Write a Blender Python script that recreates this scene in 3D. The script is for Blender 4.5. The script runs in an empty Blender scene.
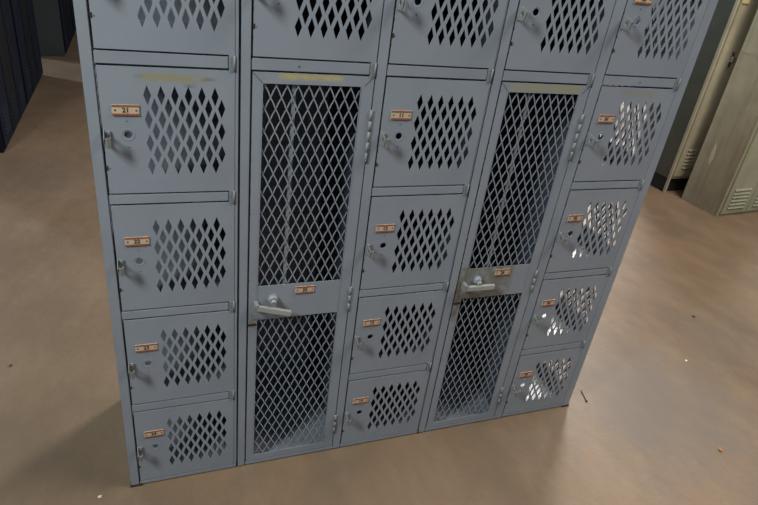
import bpy, bmesh, math, random
from mathutils import Vector, Matrix
random.seed(7)
COL = bpy.context.scene.collection
R = math.radians

# ------------------------------------------------------------------ materials
def new_mat(name):
    m = bpy.data.materials.new(name); m.use_nodes = True
    nt = m.node_tree; b = nt.nodes['Principled BSDF']
    return m, nt, b

def N(nt, t, **k):
    n = nt.nodes.new(t)
    for a, v in k.items():
        if a in n.inputs: n.inputs[a].default_value = v
        else: setattr(n, a, v)
    return n

def mixc(nt, fac, a, b):
    n = nt.nodes.new('ShaderNodeMix'); n.data_type = 'RGBA'
    for sock, v in ((n.inputs['Factor'], fac), (n.inputs['A'], a), (n.inputs['B'], b)):
        pass
    fs, as_, bs = n.inputs[0], n.inputs[6], n.inputs[7]
    for s, v in ((fs, fac), (as_, a), (bs, b)):
        if hasattr(v, 'links') or isinstance(v, bpy.types.NodeSocket): nt.links.new(v, s)
        else: s.default_value = v if not isinstance(v, tuple) else (*v, 1)[:4]
    return n.outputs[2]

def maprange(nt, val, a, b, c=0., d=1.):
    n = N(nt, 'ShaderNodeMapRange'); nt.links.new(val, n.inputs[0])
    for i, v in enumerate((a, b, c, d)): n.inputs[i+1].default_value = v
    return n.outputs[0]

def mth(nt, op, a, b=None):
    n = nt.nodes.new('ShaderNodeMath'); n.operation = op
    for s, v in ((n.inputs[0], a), (n.inputs[1], b)):
        if v is None: continue
        if isinstance(v, bpy.types.NodeSocket): nt.links.new(v, s)
        else: s.default_value = v
    return n.outputs[0]

def noise(nt, vec, scale, detail=4., rough=.55):
    n = N(nt, 'ShaderNodeTexNoise', Scale=scale, Detail=detail, Roughness=rough)
    nt.links.new(vec, n.inputs['Vector']); return n.outputs[0]

def paint(name, base, alt, rough=.42, chips=.0, chipcol=(.05,.03,.02), stain=None, edge=False, streak=0., metal=0.):
    """worn enamel paint on steel; stain = (x0,x1,z0,z1,colour,strength) worn patch in the object's own space"""
    m, nt, b = new_mat(name)
    tc = nt.nodes.new('ShaderNodeTexCoord'); ob = tc.outputs['Object']
    c = mixc(nt, maprange(nt, noise(nt, ob, 7, 5), .3, .7), base, alt)
    if streak:
        mp = N(nt, 'ShaderNodeMapping'); mp.inputs['Scale'].default_value = (22, 22, 1.5); nt.links.new(ob, mp.inputs[0])
        s = maprange(nt, noise(nt, mp.outputs[0], 1.2, 4), .52, .75, 0, streak)
        c = mixc(nt, s, c, tuple(x*.45 for x in base))
    if stain:
        sep = nt.nodes.new('ShaderNodeSeparateXYZ'); nt.links.new(ob, sep.inputs[0])
        n1 = noise(nt, ob, 28, 5, .65)
        for (x0, x1, z0, z1, sc, st) in stain:
            f = 1.0
            fx = mth(nt, 'MULTIPLY', maprange(nt, sep.outputs[0], x0, x0+.018), maprange(nt, sep.outputs[0], x1, x1-.018))
            fz = mth(nt, 'MULTIPLY', maprange(nt, sep.outputs[2], z0, z0+.008), maprange(nt, sep.outputs[2], z1, z1-.008))
            f = mth(nt, 'MULTIPLY', fx, fz)
            f = mth(nt, 'MULTIPLY', f, maprange(nt, n1, .34, .5, 0, st))
            c = mixc(nt, f, c, sc)
    if edge:
        sep = nt.nodes.new('ShaderNodeSeparateXYZ'); nt.links.new(ob, sep.inputs[0])
        n2 = noise(nt, ob, 90, 3, .7)
        e = mth(nt, 'ADD', sep.outputs[0], maprange(nt, n2, .45, .8, .002, -.004))
        c = mixc(nt, maprange(nt, e, .0008, -.0012), c, chipcol)
    if chips:
        v = maprange(nt, noise(nt, ob, 55, 4, .7), .74-chips, .78-chips)
        c = mixc(nt, v, c, chipcol)
    nt.links.new(c, b.inputs['Base Color'])
    nt.links.new(maprange(nt, noise(nt, ob, 30, 3), .3, .7, rough-.06, rough+.12), b.inputs['Roughness'])
    b.inputs['Metallic'].default_value = metal
    return m

BL = (.262, .290, .345); BL2 = (.225, .250, .302)
WORN = (.27, .26, .18)
M = {}
M['blue'] = paint('blue_grey_enamel', BL, BL2, chips=.03, edge=True)
M['blue_frame'] = paint('blue_grey_enamel_frame', BL, BL2, chips=.03)
M['blue_stain'] = paint('blue_grey_enamel_worn_top', BL, BL2, chips=.03, edge=True,
                        stain=[(.07, .215, .240, .266, (.27,.26,.165), .9), (.062, .088, .250, .260, (.05,.04,.025), 1.), (.19, .235, .247, .257, (.05,.04,.025), .9), (.155,.19,.232,.243,(.06,.05,.03),.9)])
M['blue_stain_soft'] = paint('blue_grey_enamel_rubbed_top', BL, BL2, chips=.03, edge=True,
                        stain=[(.06, .2, .245, .266, WORN, .55)])
M['blue_mesh'] = paint('blue_grey_enamel_mesh_door', BL, BL2, chips=.03, edge=True,
                       stain=[(.05, .21, 1.166, 1.186, (.42,.36,.17), 1.0), (-.01, .03, .50, .56, (.16,.13,.09), .6)])
M['blue_mesh_dirty'] = paint('blue_grey_enamel_dirty_panel', BL, BL2, chips=.03, edge=True,
                       stain=[(.02, .25, 1.158, 1.186, (.30,.28,.16), .8), (-.02, .19, .50, .65, (.15,.14,.10), .75),
                              (-.01, .03, .45, .60, (.12,.09,.06), .8)])
M['inner'] = paint('dark_blue_inner', (.085,.10,.14), (.06,.075,.11), chips=.03)  # darker blue than the frame, used on the partitions only
M['handle'] = paint('pale_worn_handle', (.36,.37,.36), (.24,.26,.27), rough=.35, chips=.05)
M['hinge'] = paint('hinge_pale_paint', (.25,.275,.30), (.18,.20,.22), rough=.55, chips=.12, chipcol=(.10,.05,.025))
M['latch'] = paint('worn_latch_steel', (.27,.285,.295), (.17,.18,.185), rough=.35, chips=.10, chipcol=(.04,.03,.02))
M['lit_shelf'] = paint('shelf_daylight_pale', (.50,.52,.53), (.42,.44,.46), rough=.28)  # right column's shelves only: daylight on them put into a paler colour
M['rust'] = paint('rusted_slot', (.055,.026,.014), (.02,.012,.01), rough=.8)
def flat(name, c, rough=.6, metal=0.):
    m, nt, b = new_mat(name)
    tc = nt.nodes.new('ShaderNodeTexCoord')
    cc = mixc(nt, maprange(nt, noise(nt, tc.outputs['Object'], 60, 3), .3, .7), c, tuple(x*.8 for x in c))
    nt.links.new(cc, b.inputs['Base Color']); b.inputs['Roughness'].default_value = rough; b.inputs['Metallic'].default_value = metal
    return m
M['plate'] = flat('plate_cream', (.60, .47, .35))
M['plate_bar'] = flat('plate_red_orange_band', (.32, .105, .055))
M['plate_ink'] = flat('plate_ink', (.05, .035, .03))
M['dark'] = flat('dark_hole', (.012, .014, .018), .9)
M['chrome'] = flat('chrome', (.75,.75,.72), .18, 1.)
M['olive'] = paint('olive_enamel', (.36,.325,.235), (.28,.25,.18), rough=.4, chips=.035, chipcol=(.05,.03,.015), streak=.5)
M['olive_door'] = paint('olive_green_enamel_door', (.33,.33,.24), (.26,.265,.19), rough=.4, chips=.03, chipcol=(.06,.035,.02), streak=.35)
M['olive_dark'] = paint('dark_olive_side', (.050,.052,.038), (.035,.038,.028), rough=.5)  # much darker tone for the rear olive locker's side panel
M['black'] = flat('black_plinth', (.012,.011,.010), .8)
M['yellow'] = flat('yellowed_card', (.50,.42,.18))
M['scratch'] = flat('bare_scratch', (.55,.53,.42))
M['navy'] = paint('navy_enamel', (.003,.007,.018), (.002,.004,.010), rough=.6)
M['navy_dark'] = paint('blackish_navy_enamel', (.005,.006,.010), (.003,.004,.007), rough=.7)
for k in ('navy', 'navy_dark'): M[k].node_tree.nodes['Principled BSDF'].inputs['Specular IOR Level'].default_value = .12
M['slate'] = paint('slate_grey_enamel', (.050,.060,.070), (.040,.048,.056), rough=.5)
M['nail'] = flat('rusty_nail', (.06,.025,.015), .7)
M['chip'] = flat('pale_chip', (.62,.60,.55), .6)
M['rust_chip'] = flat('rust_flake', (.34,.14,.05), .8)
M['brown_chip'] = flat('brown_grit', (.07,.04,.03), .8)

def floor_mat():
    m, nt, b = new_mat('worn_tan_concrete')
    tc = nt.nodes.new('ShaderNodeTexCoord'); o = tc.outputs['Object']
    mp = N(nt, 'ShaderNodeMapping'); mp.inputs['Scale'].default_value = (1, .55, 1); mp.inputs['Rotation'].default_value = (0, 0, R(35)); nt.links.new(o, mp.inputs[0])
    big = noise(nt, mp.outputs[0], 1.1, 5, .6)
    c = mixc(nt, maprange(nt, big, .35, .68), (.186, .126, .081), (.118, .081, .053))
    c = mixc(nt, maprange(nt, noise(nt, mp.outputs[0], 4.5, 6, .7), .42, .72, 0, .6), c, (.235, .168, .116))
    c = mixc(nt, maprange(nt, noise(nt, o, 2.6, 7, .68), .50, .66, 0, .6), c, (.125, .090, .064))
    c = mixc(nt, maprange(nt, noise(nt, o, 48, 5, .75), .5, .8, 0, .45), c, (.14, .095, .065))
    # two old grey stains on the right-hand floor
    for (sx, sy, r0, r1, st) in ((1.86, -.06, .12, .50, .8), (2.55, .25, .05, .30, .35), (-.62, 2.35, .1, .5, .35)):
        sub = N(nt, 'ShaderNodeVectorMath', operation='DISTANCE'); nt.links.new(o, sub.inputs[0]); sub.inputs[1].default_value = (sx, sy, 0)
        d = mth(nt, 'ADD', sub.outputs['Value'], maprange(nt, noise(nt, o, 5.5, 6, .7), .25, .75, -.22, .22))
        c = mixc(nt, maprange(nt, d, r1, r0, 0, st), c, (.115, .095, .082))
    nt.links.new(c, b.inputs['Base Color'])
    nt.links.new(maprange(nt, big, .3, .7, .48, .7), b.inputs['Roughness'])
    bp = N(nt, 'ShaderNodeBump', Strength=.15, Distance=.01); nt.links.new(noise(nt, o, 60, 5), bp.inputs['Height']); nt.links.new(bp.outputs[0], b.inputs['Normal']); b.inputs['Specular IOR Level'].default_value = .22
    return m
M['floor'] = floor_mat()
M['wall'] = flat('painted_block_wall', (.22, .23, .22), .8)

# ------------------------------------------------------------------ mesh helpers
class MB:
    def __init__(self): self.bm = bmesh.new(); self.mats = []
    def mi(self, m):
        if m not in self.mats: self.mats.append(m)
        return self.mats.index(m)
    def box(self, x0, x1, y0, y1, z0, z1, m, rot=None, bevel=0.):
        t = bmesh.new(); bmesh.ops.create_cube(t, size=1)
        for v in t.verts: v.co = Vector(((x0+x1)/2 + v.co.x*(x1-x0), (y0+y1)/2 + v.co.y*(y1-y0), (z0+z1)/2 + v.co.z*(z1-z0)))
        if bevel: bmesh.ops.bevel(t, geom=t.edges[:], offset=bevel, segments=2, affect='EDGES')
        if rot: bmesh.ops.transform(t, matrix=rot, verts=t.verts)
        self._merge(t, m); return self
    def cyl(self, p0, p1, r, m, seg=14, r2=None):
        p0, p1 = Vector(p0), Vector(p1); d = p1-p0
        t = bmesh.new(); bmesh.ops.create_cone(t, cap_ends=True, segments=seg, radius1=r, radius2=r if r2 is None else r2, depth=d.length)
        mt = Matrix.Translation((p0+p1)/2) @ d.to_track_quat('Z', 'Y').to_matrix().to_4x4()
        bmesh.ops.transform(t, matrix=mt, verts=t.verts); self._merge(t, m, smooth=True); return self
    def add_mesh(self, me, m, mt=None):
        t = bmesh.new(); t.from_mesh(me)
        if mt: bmesh.ops.transform(t, matrix=mt, verts=t.verts)
        self._merge(t, m); return self
    def prism(self, pts, vec, m):
        """closed outline pts swept along vec"""
        t = bmesh.new(); a = [t.verts.new(p) for p in pts]; f = t.faces.new(a)
        r = bmesh.ops.extrude_face_region(t, geom=[f]); vs = [g for g in r['geom'] if isinstance(g, bmesh.types.BMVert)]
        bmesh.ops.translate(t, vec=vec, verts=vs); bmesh.ops.recalc_face_normals(t, faces=t.faces)
        self._merge(t, m); return self
    def _merge(self, t, m, smooth=False):
        i = self.mi(m)
        for f in t.faces: f.material_index = i; f.smooth = smooth and len(f.verts) == 4
        me = bpy.data.meshes.new('tmp'); t.to_mesh(me); t.free(); self.bm.from_mesh(me); bpy.data.meshes.remove(me)
    def mesh(self, name):
        me = bpy.data.meshes.new(name); self.bm.to_mesh(me); self.bm.free()
        for m in self.mats: me.materials.append(m)
        return me

def put(name, me, parent=None, loc=(0,0,0), rotz=0, label=None):
    o = bpy.data.objects.new(name, me); COL.objects.link(o); o.location = loc; o.rotation_euler = (0,0,rotz)
    if parent: o.parent = parent
    if label: o['label'] = label
    return o
def root(name, label, cat, loc, rotz=0, group=None):
    o = put(name, None, None, loc, rotz); o['label'] = label; o['category'] = cat
    if group: o['group'] = group
    return o

def sheet(outline, holes, thick):
    """flat sheet in the XZ plane with real holes; occupies y -thick/2..thick/2"""
    cu = bpy.data.curves.new('c', 'CURVE'); cu.dimensions = '2D'; cu.fill_mode = 'BOTH'; cu.extrude = thick/2
    for poly in [outline]+holes:
        s = cu.splines.new('POLY'); s.points.add(len(poly)-1); s.use_cyclic_u = True
        for i, (x, z) in enumerate(poly): s.points[i].co = (x, z, 0, 1)
    o = bpy.data.objects.new('c', cu); COL.objects.link(o)
    dg = bpy.context.evaluated_depsgraph_get(); dg.update()
    me = bpy.data.meshes.new_from_object(o.evaluated_get(dg), depsgraph=dg)
    bpy.data.objects.remove(o); bpy.data.curves.remove(cu)
    me.transform(Matrix.Rotation(math.pi/2, 4, 'X')); me.materials.clear()
    return me
def rect(x0, x1, z0, z1): return [(x0,z0),(x1,z0),(x1,z1),(x0,z1)]
def circ(cx, cz, r, n=14): return [(cx+r*math.cos(2*math.pi*i/n), cz+r*math.sin(2*math.pi*i/n)) for i in range(n)]
def dia(cx, cz, a, b): return [(cx-a,cz),(cx,cz-b),(cx+a,cz),(cx,cz+b)]

# ------------------------------------------------------------------ the locker bank
ZO = .04                        # measured heights are above a datum 4 cm under the floor
XS = [0, .2642, .3011, .5756, .6068, .8783, .9127, 1.1807, 1.219, 1.4777]
ZR = [(1.5487, 1.2733), (1.2410, .9689), (.9388, .6599), (.6295, .3555), (.3240, .0580)]
ZR = [(a-ZO, b-ZO) for a, b in ZR]
G = .0040                       # shadow gap round a door
DEPTH = .40
XL, XR = -.0265, 1.510
TOP = ZR[0][0]+.03

bank = root('locker_bank', 'blue-grey steel locker bank with diamond-perforated box doors and two tall mesh doors', 'locker', (0,0,0))

# face frame: posts, rails and sills, each a folded strip
def post(x0, x1, z0=0.004, z1=TOP):
    b = MB(); b.box(x0, x1, -.0005, .016, z0, z1, M['blue_frame'], bevel=.0012); put('post', b.mesh('post'), bank)
post(XL, XS[0]-G); post(XS[1]+.001, .2722); post(.2768, XS[2]-G); post(XS[3]+.0030, XS[4]-G)
post(XS[5]+.0012, .8815); post(.8846, XS[6]-G); post(XS[7]+.0030, XS[8]-G)
post(XS[9]+.0006, XR)
for c in range(5):
    x0, x1 = XS[2*c], XS[2*c+1]
    for r in range(5):
        zt, zb = ZR[r]
        if r == 4: zlo, zhi = .004, zb-G*.6
        else: zlo, zhi = ZR[r+1][0]+G, zb-G
        if c in (1, 3) and 0 < r < 4: continue
        b = MB(); b.box(x0-G*.5, x1-(.0135 if r < 4 else -.004), 0, .016, zlo, zhi, M['blue_frame'], bevel=.0010)
        b.box(x0, x1-.014, .0150, .0165, zhi-.004, zhi+.008, M['blue_frame'])
        put('rail' if r < 4 else 'sill', b.mesh('rail'), bank)
b = MB(); b.box(XL, XR, 0, DEPTH, TOP-.002, TOP+.002, M['blue_frame']); b.box(XL, XR, -.0005, .016, ZR[0][0]+G, TOP, M['blue_frame'], bevel=.001)
put('top_panel', b.mesh('top_panel'), bank)
b = MB(); b.box(XL, XR, DEPTH-.0015, DEPTH, .006, TOP-.002, M['blue_frame']); put('back_panel', b.mesh('back_panel'), bank)
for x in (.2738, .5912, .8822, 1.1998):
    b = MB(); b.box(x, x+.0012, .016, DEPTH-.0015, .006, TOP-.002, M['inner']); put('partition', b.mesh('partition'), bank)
edges = [XL+.003, .2738, .5912, .8822, 1.1998, XR-.012]
for c in range(5):
    for r in range(5):
        if c in (1, 3) and r not in (0, 4): continue
        z = ZR[r][1]-.010 if r < 4 else .010
        b = MB(); b.box(edges[c]+.0015, edges[c+1]-.0008, .017, DEPTH-.002, z-.0012, z, M['blue_frame' if c < 4 else 'lit_shelf'])
        put('shelf', b.mesh('shelf'), bank)
# perforated outer side of the right-hand column, daylight comes in through it
holes = []
for r in range(5):
    zt, zb = ZR[r]; n = 4; pz = .0507; z0 = zb+.062
    for k in range(2*n-1):
        for i in range(13):
            x = .042+i*.0268+(0 if k % 2 == 0 else .0134)
            if x < DEPTH-.05: holes.append(dia(x, z0+k*pz/2, .0080, .0205))
sp = sheet(rect(.016, DEPTH-.0015, .006, TOP-.002), holes, .0012)
sp.transform(Matrix.Rotation(math.pi/2, 4, 'Z'))
for x in (XR-.011, XL+.002):
    b = MB(); b.add_mesh(sp, M['blue_frame'], Matrix.Translation((x, 0, 0))); put('perforated_side_panel', b.mesh('perforated_side_panel'), bank, label='outer side sheet punched with diamonds')

for x0, x1 in ((XL-.002, XL+.030), (XR-.030, XR+.002)):
    b = MB(); b.box(x0, x1, -.003, .020, .0, .0075, M['rust'], bevel=.001); put('foot', b.mesh('foot'), bank, label='rusted corner foot')
b = MB(); b.box(.8812, .8850, -.0015, .004, .001, .022, M['rust'], bevel=.0005); put('seam_bolt', b.mesh('seam_bolt'), bank)
for (x, z) in ((.4, .0), (1.34, .0)):
    b = MB(); b.cyl((x, -.0016, ZR[0][1]-.017), (x, .001, ZR[0][1]-.017), .0016, M['rust'], 8); put('rivet', b.mesh('rivet'), bank)
# number plates
def plate_mesh(txt):
    b = MB(); w, h = .052, .022
    b.box(0, w, -.0022, -.0002, 0, h, M['plate'], bevel=.0004)
    b.box(0.0005, w-.0005, -.0028, -.0021, .0002, .0042, M['plate_bar']); b.box(.0005, w-.0005, -.0028, -.0021, h-.0042, h-.0002, M['plate_bar'])
    for x in (.006, w-.006): b.cyl((x, -.0031, h/2), (x, -.002, h/2), .0017, M['plate_ink'], 10)
    cu = bpy.data.curves.new('t', 'FONT'); cu.body = txt; cu.size = .0135; cu.align_x = 'CENTER'; cu.align_y = 'CENTER'; cu.extrude = .0003; cu.offset = .0003
    o = bpy.data.objects.new('t', cu); COL.objects.link(o); dg = bpy.context.evaluated_depsgraph_get(); dg.update()
    me = bpy.data.meshes.new_from_object(o.evaluated_get(dg), depsgraph=dg); bpy.data.objects.remove(o); bpy.data.curves.remove(cu)
    me.transform(Matrix.Translation((w/2, -.0025, h/2)) @ Matrix.Rotation(math.pi/2, 4, 'X'))
    b.add_mesh(me, M['plate_ink']); return b.mesh('number_plate')

# the padlock latch: an eye plate standing out of the door and a curled finger lift
def latch_mesh():
    b = MB()
    me = sheet([(-.033,.004),(-.030,-.012),(-.016,-.015),(.006,-.015),(.006,.015),(-.010,.015),(-.022,.012),(-.031,.009)], [circ(-.0175, 0, .0062)], .0016)
    me.transform(Matrix.Rotation(math.pi/2, 4, 'Z'))       # sheet x -> y
    b.add_mesh(me, M['latch'])
    path = [(0, -.026), (.002, -.031), (.006, -.033), (.0100, -.031), (.0125, -.026), (.0120, -.021)]
    out = [(x, y, 0) for x, y in path] + [(x*.86+.0005, y*.93+.0005, 0) for x, y in reversed(path)]
    b.prism([(x, y, -.014) for x, y, _ in out], (0, 0, .021), M['latch'])
    b.box(.001, .012, -.0045, 0, -.013, .013, M['latch'], bevel=.001)
    b.cyl((.006, -.0065, .007), (.006, -.003, .007), .002, M['latch'], 8)
    return b.mesh('latch')
LATCH = latch_mesh()
b = MB(); b.box(-.0025, .0022, -.0008, .004, -.006, .004, M['rust'], bevel=.0006); b.cyl((.005, -.0006, -.002), (.005, .001, -.002), .0012, M['rust'], 8); SLOT = b.mesh('bolt_slot')
def hinge_small():
    b = MB(); b.box(-.0125, -.0004, -.0008, .004, -.0352, .0010, M['hinge'], bevel=.001)
    b.cyl((-.0012, -.0016, -.033), (-.0012, -.0016, -.001), .0021, M['hinge'], 10); return b.mesh('hinge')
HINGE = hinge_small()

def box_door_mesh(w, h, mat):
    s = w/.2642; t = h/.2721; hs = []
    for k in range(7):
        for i in range(6):
            hs.append(dia((.0893+i*.0268+(.0134 if k % 2 else 0))*s, (.063+k*.0255)*t, .0076*s, .0207*t))
    hs += [circ(.0475*s, .133*t, .0082), circ(.0475*s, .161*t, .0018, 8), circ(.048*s, .105*t, .0018, 8)]
    me = sheet(rect(0, w, 0, h), hs, .0012)
    b = MB(); b.add_mesh(me, mat, Matrix.Translation((0, .0006, 0)))
    for q in ((0, w, 0, .0012), (0, w, h-.0012, h)): b.box(q[0], q[1], .0012, .013, q[2], q[3], mat)
    for q in ((0, .0012), (w-.0012, w)): b.box(q[0], q[1], .0012, .013, .0012, h-.0012, mat)
    # raised ring pressed round the lock hole
    for i in range(20):
        a0, a1 = 2*math.pi*i/20, 2*math.pi*(i+1)/20
        b.cyl((.0475*s+.0125*math.cos(a0), -.0001, .133*t+.0125*math.sin(a0)), (.0475*s+.0125*math.cos(a1), -.0001, .133*t+.0125*math.sin(a1)), .0007, mat, 6)
    return b.mesh('box_door')

NUM = {(0,0):'20',(0,1):'21',(0,2):'22',(0,3):'23',(0,4):'24',(1,0):'15',(2,0):'10',(2,1):'11',(2,2):'12',(2,3):'13',(2,4):'14',
       (3,0):'05',(4,0):'00',(4,1):'01',(4,2):'02',(4,3):'03',(4,4):'04'}
for c in range(5):
    x0, x1 = XS[2*c], XS[2*c+1]; w = x1-x0
    for r in range(5):
        if c in (1, 3) and r > 0: continue
        zt, zb = ZR[r]; h = zt-zb
        mat = M['blue_stain'] if (c, r) == (0, 1) else M['blue_stain_soft'] if (c, r) in ((4, 1),) else M['blue']
        d = put('box_door', box_door_mesh(w, h, mat), bank, (x0, 0, zb))
        if mat != M['blue']: d['label'] = 'box door with a yellowed worn patch along its top edge'
        s = w/.2642; t = h/.2721
        put('number_plate', plate_mesh(NUM[c, r]), d, (.0205*s, 0, .174*t))
        put('latch', LATCH, d, (.0020, 0, .128*t)); put('bolt_slot', SLOT, d, (0.001, 0, .060*t))
        hg = put('hinge', HINGE, d, (w, 0, 0)) if r < 4 else None

# expanded-metal mesh doors
def wire(x0, x1, z0, z1, y):
    """expanded metal: slanting strands crossing in a diamond net, clipped to the window"""
    px, pz = .0243, .0515; b = MB(); m = M['blue_frame']
    t = bmesh.new(); hw, th = .00155, .0012
    sl = pz/px
    def strand(xa, dirn):
        # line x = xa + dirn*(z-z0)/sl ; clip
        za, zb_ = z0, z1
        if dirn > 0:
            za = max(z0, z0+(x0-xa)*sl); zb_ = min(z1, z0+(x1-xa)*sl)
        else:
            za = max(z0, z0+(xa-x1)*sl); zb_ = min(z1, z0+(xa-x0)*sl)
        if zb_-za < .002: return
        n = max(1, int(round((zb_-za)/(pz/8)))); prev = None
        for i in range(n+1):
            z = za+(zb_-za)*i/n
            ph = ((z-z0)/pz + (xa-x0)/px*dirn)*2*math.pi
            x = xa+dirn*(z-z0)/sl
            # strands bow so that the openings are rounded hexagonal diamonds
            x += dirn*.0005*math.sin(2*2*math.pi*(z-z0)/pz + 2*math.pi*((xa-x0)/px))*(1 if 0 < i < n else 0)
            yy = y + dirn*.0007
            vs = [t.verts.new((min(max(x+sx*hw, x0), x1), yy+sy*th/2, z)) for sx, sy in ((-1,-1),(1,-1),(1,1),(-1,1))]
            if prev:
                for k in range(4): t.faces.new((prev[k], prev[(k+1)%4], vs[(k+1)%4], vs[k]))
            prev = vs
    n = int((x1-x0)/px+(z1-z0)/pz)+3
    for i in range(-n, n+int((x1-x0)/px)+2):
        strand(x0+(i+.25)*px, 1); strand(x0+(i+.25)*px, -1)
    b._merge(t, m); return b.mesh('wire_mesh')

def mesh_door(c, mat, num, label, tilt):
    x0, x1 = XS[2*c], XS[2*c+1]; w = x1-x0; zb, zt = ZR[4][1], ZR[1][0]; h = zt-zb
    W0, W1 = .0225, w-.0300
    zp0, zp1 = .592-.058, .698-.058; zu = h-.0235; zl = .0235
    b = MB(); th = .0014
    # mitred frame: stiles and rails as folded angle
    me = sheet(rect(0, w, 0, h), [rect(W0, W1, zl, zp0), rect(W0, W1, zp1, zu)], th)
    b.add_mesh(me, mat, Matrix.Translation((0, th/2, 0)))
    for q in ((0, w, 0, .0012), (0, w, h-.0012, h)): b.box(q[0], q[1], th, .014, q[2], q[3], mat)
    for q in ((0, .0012), (w-.0012, w)): b.box(q[0], q[1], th, .014, .0012, h-.0012, mat)
    # thin raised strips of the mitred angle frame over the centre panel
    b.box(W0-.0015, W0, -.0008, .0002, zl, zu, mat); b.box(W1, W1+.0015, -.0008, .0002, zl, zu, mat)
    for sx, xo in ((1, 0), (-1, w)):
        for sz, zo, L in ((-1, h, .0235),):
            b.cyl((xo+sx*.002, -.0001, zo+sz*.002), (xo+sx*W0*.95, -.0001, zo+sz*L*.95), .0005, M['dark'], 5)
    d = put('mesh_door', b.mesh('mesh_door'), bank, (x0, 0, zb), label=label)
    put('wire_mesh', wire(W0-.0005, W1+.0005, zp1-.0005, zu+.0005, .0042), d)
    put('wire_mesh', wire(W0-.0005, W1+.0005, zl-.0005, zp0+.0005, .0042), d)
    put('number_plate', plate_mesh(num), d, (.121 if c == 1 else .118, 0, zp1-.032))
    # locking bar behind the upper mesh
    b = MB(); b.box(.088, .0955, .0085, .0105, zp1-.02, zu+.012, M['hinge']); b.box(.0955, .0970, .0085, .0165, zp1-.02, zu+.012, M['blue_frame']); put('locking_bar', b.mesh('locking_bar'), d)
    # lift handle
    b = MB(); zc = zp0+.052
    rot = Matrix.Translation((.026, -.012, zc)) @ Matrix.Rotation(R(tilt), 4, 'Y') @ Matrix.Translation((-.026, .012, -zc))
    b.box(.020, .112, -.026, -.022, zc-.0085, zc+.0065, M['handle'], rot=rot, bevel=.0012)
    b.box(.020, .112, -.024, -.016, zc+.0045, zc+.0065, M['handle'], rot=rot, bevel=.0008)
    b.box(.012, .024, -.024, .001, zc-.012, zc+.010, M['latch'], bevel=.0015)
    put('handle', b.mesh('handle'), d, label='pale lift handle')
    b = MB(); b.cyl((.062, 0, zc+.012), (.062, -.012, zc+.012), .0155, M['blue_frame'], 20, r2=.010); b.cyl((.062, -.012, zc+.012), (.062, -.022, zc+.010), .0075, M['handle'], 14)
    put('handle_boss', b.mesh('handle_boss'), d)
    b = MB(); b.prism([(.012, -.0018, zp0+.034), (.012, -.0018, zp0+.004), (.085, -.0018, zp0+.010), (.085, -.0018, zp0+.018)], (0, .0016, 0), mat); put('handle_plate', b.mesh('handle_plate'), d)
    b = MB(); b.box(-.0005, W0-.001, -.0010, .0005, zp0-.018, zp0-.011, M['rust']); put('bolt_slot', b.mesh('bolt_slot'), d)
    for z0, z1 in ((1.035-.058, 1.165-.058), (.594-.058, .672-.058), (.118-.058, .193-.058)):
        b = MB(); nk = max(3, int((z1-z0)/.025))
        for k in range(nk):
            a = z0+(z1-z0)*k/nk; e = z0+(z1-z0)*(k+1)/nk
            b.cyl((w+.0008, -.0022, a+.0006), (w+.0008, -.0022, e-.0006), .0032, M['hinge'], 12)
        b.box(w+.0025, w+.010, -.0014, .0005, z0, z1, M['blue_frame'])
        put('hinge', b.mesh('hinge'), d)
    return d
mesh_door(1, M['blue_mesh'], '25', 'tall mesh door with a yellowed top rail and a drooping handle', 17)
mesh_door(3, M['blue_mesh_dirty'], '26', 'tall mesh door with a grimy centre panel and a level handle', 1)

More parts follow.
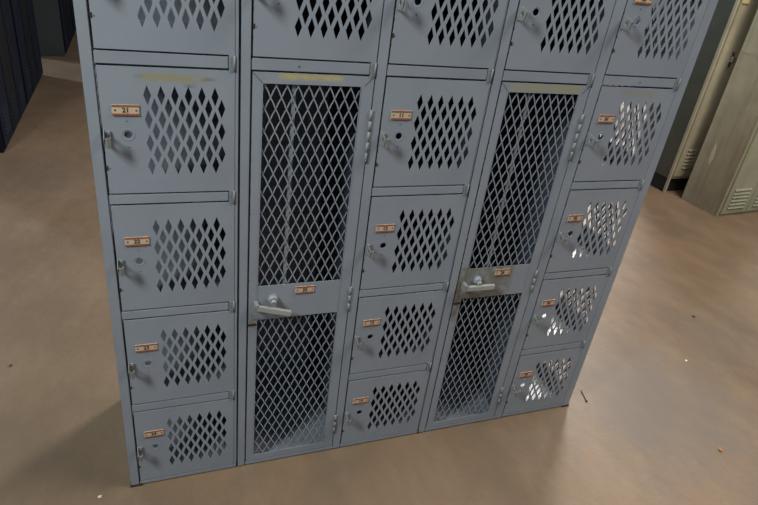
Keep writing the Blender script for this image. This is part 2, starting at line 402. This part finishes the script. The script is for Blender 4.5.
# ------------------------------------------------------------------ other lockers
def locker(name, label, loc, rotz, n, w, depth, h, m_body, m_door, louv, lz, handle_z, side=None, plinth=0., zoff=.012, group=None, mat_seq=None, lw=.17):
    t = root(name, label, 'locker', loc, rotz, group); W = n*w+.03
    b = MB(); b.box(0, W, .002, depth, h-.002, h, m_body); b.box(0, W, .002, depth, plinth+.004, plinth+.006, m_body); b.box(0, W, depth-.002, depth, plinth, h, m_body)
    b.box(W-.002, W, .002, depth, plinth, h, m_body)
    b.box(0, .017, 0, .02, 0, h, m_body, bevel=.0015); b.box(W-.017, W, 0, .02, 0, h, m_body, bevel=.0015)
    b.box(.017, W-.017, 0, .02, h-.02, h, m_body); b.box(.017, W-.017, 0, .02, plinth, plinth+.016, m_body)
    put('carcass', b.mesh('carcass'), t)
    ms = side or m_body
    b = MB(); b.box(0, .002, .02, depth, plinth, h, ms)
    if side is None:
        b.box(-.0015, 0, .004, depth, 1.055, 1.075, ms); b.box(-.0012, 0, depth-.012, depth, plinth, h, ms); b.box(-.0015, 0, .002, .012, plinth, h, ms)
    put('side_panel', b.mesh('side_panel'), t)
    if plinth:
        b = MB(); b.box(.012, W-.012, .03, depth-.01, 0, plinth, M['black']); put('plinth', b.mesh('plinth'), t)
        b = MB(); b.box(0, .02, depth-.02, depth, 0, plinth, m_body); put('foot', b.mesh('foot'), t)
    for i in range(n):
        a = .015+i*w
        md = mat_seq[i % len(mat_seq)] if mat_seq else m_door
        b = MB(); b.box(a+.003, a+w-.003, -.010, .004, plinth+.02, h-.022, md, bevel=.002)
        b.box(a+.003, a+.010, -.0125, -.009, plinth+.02, h-.022, md); b.box(a+w-.010, a+w-.003, -.0125, -.009, plinth+.02, h-.022, md)
        for k in range(louv):
            for zz in (lz+k*.027, h-lz-.12-k*.027+.0):
                xm = a+w/2
                b.prism([(xm-lw/2, -.0095, zz), (xm-lw/2, -.0175, zz), (xm-lw/2, -.0095, zz+.016)], (lw, 0, 0), md)
        d = put('door', b.mesh('door'), t)
        b = MB(); hx = a+w*.36 if name != 'navy' else a+w*.8
        b.box(hx-.013, hx+.013, -.016, -.009, handle_z-.05, handle_z+.05, M['chrome'], bevel=.003)
        b.box(hx-.006, hx+.006, -.034, -.014, handle_z-.012, handle_z+.022, M['chrome'], bevel=.003)
        put('handle', b.mesh('handle'), d)
    return t

olB = locker('steel_locker', 'olive green steel locker nearest the right edge with rust-spotted tall side', (3.765, 1.394, 0), R(5.0), 3, .275, .305, 1.83,
       M['olive'], M['olive_door'], 6, .06, 1.15)
b = MB(); b.prism([(-.0022, .205, .30), (-.0022, .19, .36), (-.0022, .20, .43), (-.0022, .215, .47), (-.0022, .222, .40), (-.0022, .218, .33)], (.0008, 0, 0), M['scratch'])
put('scratch', b.mesh('scratch'), olB, label='pale bare scratch low on the side')
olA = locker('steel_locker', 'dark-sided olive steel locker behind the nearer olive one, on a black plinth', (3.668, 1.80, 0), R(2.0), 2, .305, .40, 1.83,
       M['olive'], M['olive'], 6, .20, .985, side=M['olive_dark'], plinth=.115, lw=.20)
b = MB(); b.box(.022, .085, -.0165, -.0123, 1.335, 1.43, M['yellow'], bevel=.001); put('label_card', b.mesh('label_card'), olA)

for i, y0 in enumerate((2.70, 3.645)):
    locker('steel_locker', ('navy steel locker unit, the nearer one at the left edge', 'navy steel locker unit, the farther one of the left-hand row')[i],
           (-.757, y0, 0), R(90), 3, .302, .42, 1.83, M['navy_dark'], M['navy'], 6, .08, 1.0, mat_seq=[M['navy'], M['navy_dark'], M['navy']])
for i, y0 in enumerate((5.30, 6.24)):
    locker('steel_locker', ('slate-ended dark locker unit in the background row beyond the aisle', 'dark navy locker unit at the rear of the background row')[i],
           (-.640, y0, 0), R(90), 3, .30, .44, 1.83, M['slate'], M['navy'], 6, .08, 1.0, mat_seq=[M['navy'], M['navy_dark']])

# ------------------------------------------------------------------ litter on the floor
NX, NY = -.0164, -.0559
b = MB(); b.cyl((0, 0, .0022), (NX, NY, .0022), .0018, M['nail'], 8); b.cyl((NX*.97, NY*.97, .0026), (NX*1.04, NY*1.04, .0026), .0040, M['nail'], 10)
o = put('nail', b.mesh('nail'), None, (1.6145, .0591, 0)); o['label'] = 'rusty nail lying beside the bottom right corner of the blue bank'; o['category'] = 'nail'
def speck(name, label, cat, x, y, r, m):
    t = bmesh.new(); bmesh.ops.create_icosphere(t, subdivisions=2, radius=r)
    for v in t.verts: v.co = Vector((v.co.x*random.uniform(.8,1.3), v.co.y*random.uniform(.7,1.1), v.co.z*.45+r*.36))
    for v in t.verts: v.co.z = max(v.co.z, .0003)
    b = MB(); b._merge(t, m); o = put(name, b.mesh(name), None, (x, y, 0), random.uniform(0, 3)); o['label'] = label; o['category'] = cat
speck('paint_chip', 'white chip on the floor left of the bank in the bottom left corner', 'chip', -.1085, -.0152, .0052, M['chip'])
speck('paint_chip', 'white chip alone on the tan floor right of the nail', 'chip', 2.2255, .1224, .0065, M['chip'])
speck('rust_flake', 'orange rust flake on the floor near the bottom right corner', 'flake', 1.9463, -.3241, .008, M['rust_chip'])
speck('pebble', 'dark brown pebble on the floor right of the perforated doors', 'pebble', 2.55, .40, .008, M['brown_chip'])
speck('pebble', 'small dark pebble on the brown floor left of the bank', 'pebble', -.42, .62, .006, M['brown_chip'])

# ------------------------------------------------------------------ the building
def struct(name, box, m):
    b = MB(); b.box(*box, m); o = put(name, b.mesh(name)); o['kind'] = 'structure'; return o
struct('floor', (-9, 12, -7, 12, -.1, 0), M['floor'])
struct('wall_back', (-9, 12, 12, 12.2, 0, 5), M['wall'])
struct('wall_left', (-9.2, -9, -7, 12.2, 0, 5), M['wall'])

# ------------------------------------------------------------------ light
def area(name, loc, target, sx, sy, power, col, spread=180):
    l = bpy.data.lights.new(name, 'AREA'); l.shape = 'RECTANGLE'; l.size = sx; l.size_y = sy; l.energy = power; l.color = col
    o = bpy.data.objects.new(name, l); COL.objects.link(o); o.location = loc
    l.spread = R(spread); o.rotation_euler = (Vector(target)-Vector(loc)).to_track_quat('-Z', 'Y').to_euler(); return o
area('overhead_light', (-1.8, -1.3, 2.95), (0.5, 0, 1.1), .45, .9, 98, (.92, 1., .94))
area('overhead_light', (3.3, -.5, 4.3), (3.3, .4, 0), 1.8, 2.6, 250, (1., .93, .82))  # unseen fill, added to brighten the olive lockers and right-hand floor
area('bay_door_daylight', (8.5, 6.0, 2.6), (3.4, .9, 0), 5.5, 3.6, 170, (1., .95, .88), 110)
area('high_window_daylight', (6.3, 5.6, 4.8), (1.5, .1, .6), 1.5, 2.2, 85, (1., .97, .93), 60)
area('side_door_daylight', (-4.2, 6.7, 2.2), (-.5, 4.4, 0), .5, 1.2, 160, (.80, .95, 1.))
w = bpy.data.worlds.new('world'); bpy.context.scene.world = w; w.use_nodes = True
w.node_tree.nodes['Background'].inputs[0].default_value = (.74, .86, 1., 1); w.node_tree.nodes['Background'].inputs[1].default_value = .13

# ------------------------------------------------------------------ camera
right = Vector((.93544087, -.33206593, .12117171)); down = Vector((-.06353633, -.49516255, -.86647399)); fwd = Vector((.34772619, .80283638, -.48429354))
cam = bpy.data.cameras.new('camera'); co = bpy.data.objects.new('camera', cam); COL.objects.link(co)
mw = Matrix((( right.x, -down.x, -fwd.x, .09111354), (right.y, -down.y, -fwd.y, -1.28225375), (right.z, -down.z, -fwd.z, 1.54875627-ZO), (0,0,0,1)))
co.matrix_world = mw; cam.sensor_fit = 'HORIZONTAL'; cam.sensor_width = 36; cam.lens = 592.547/758*36; cam.clip_start = .02
sc = bpy.context.scene; sc.camera = co
sc.view_settings.view_transform = 'Standard'; sc.view_settings.look = 'None'; sc.view_settings.gamma = 1; sc.view_settings.use_curve_mapping = False
sc.view_settings.exposure = 0
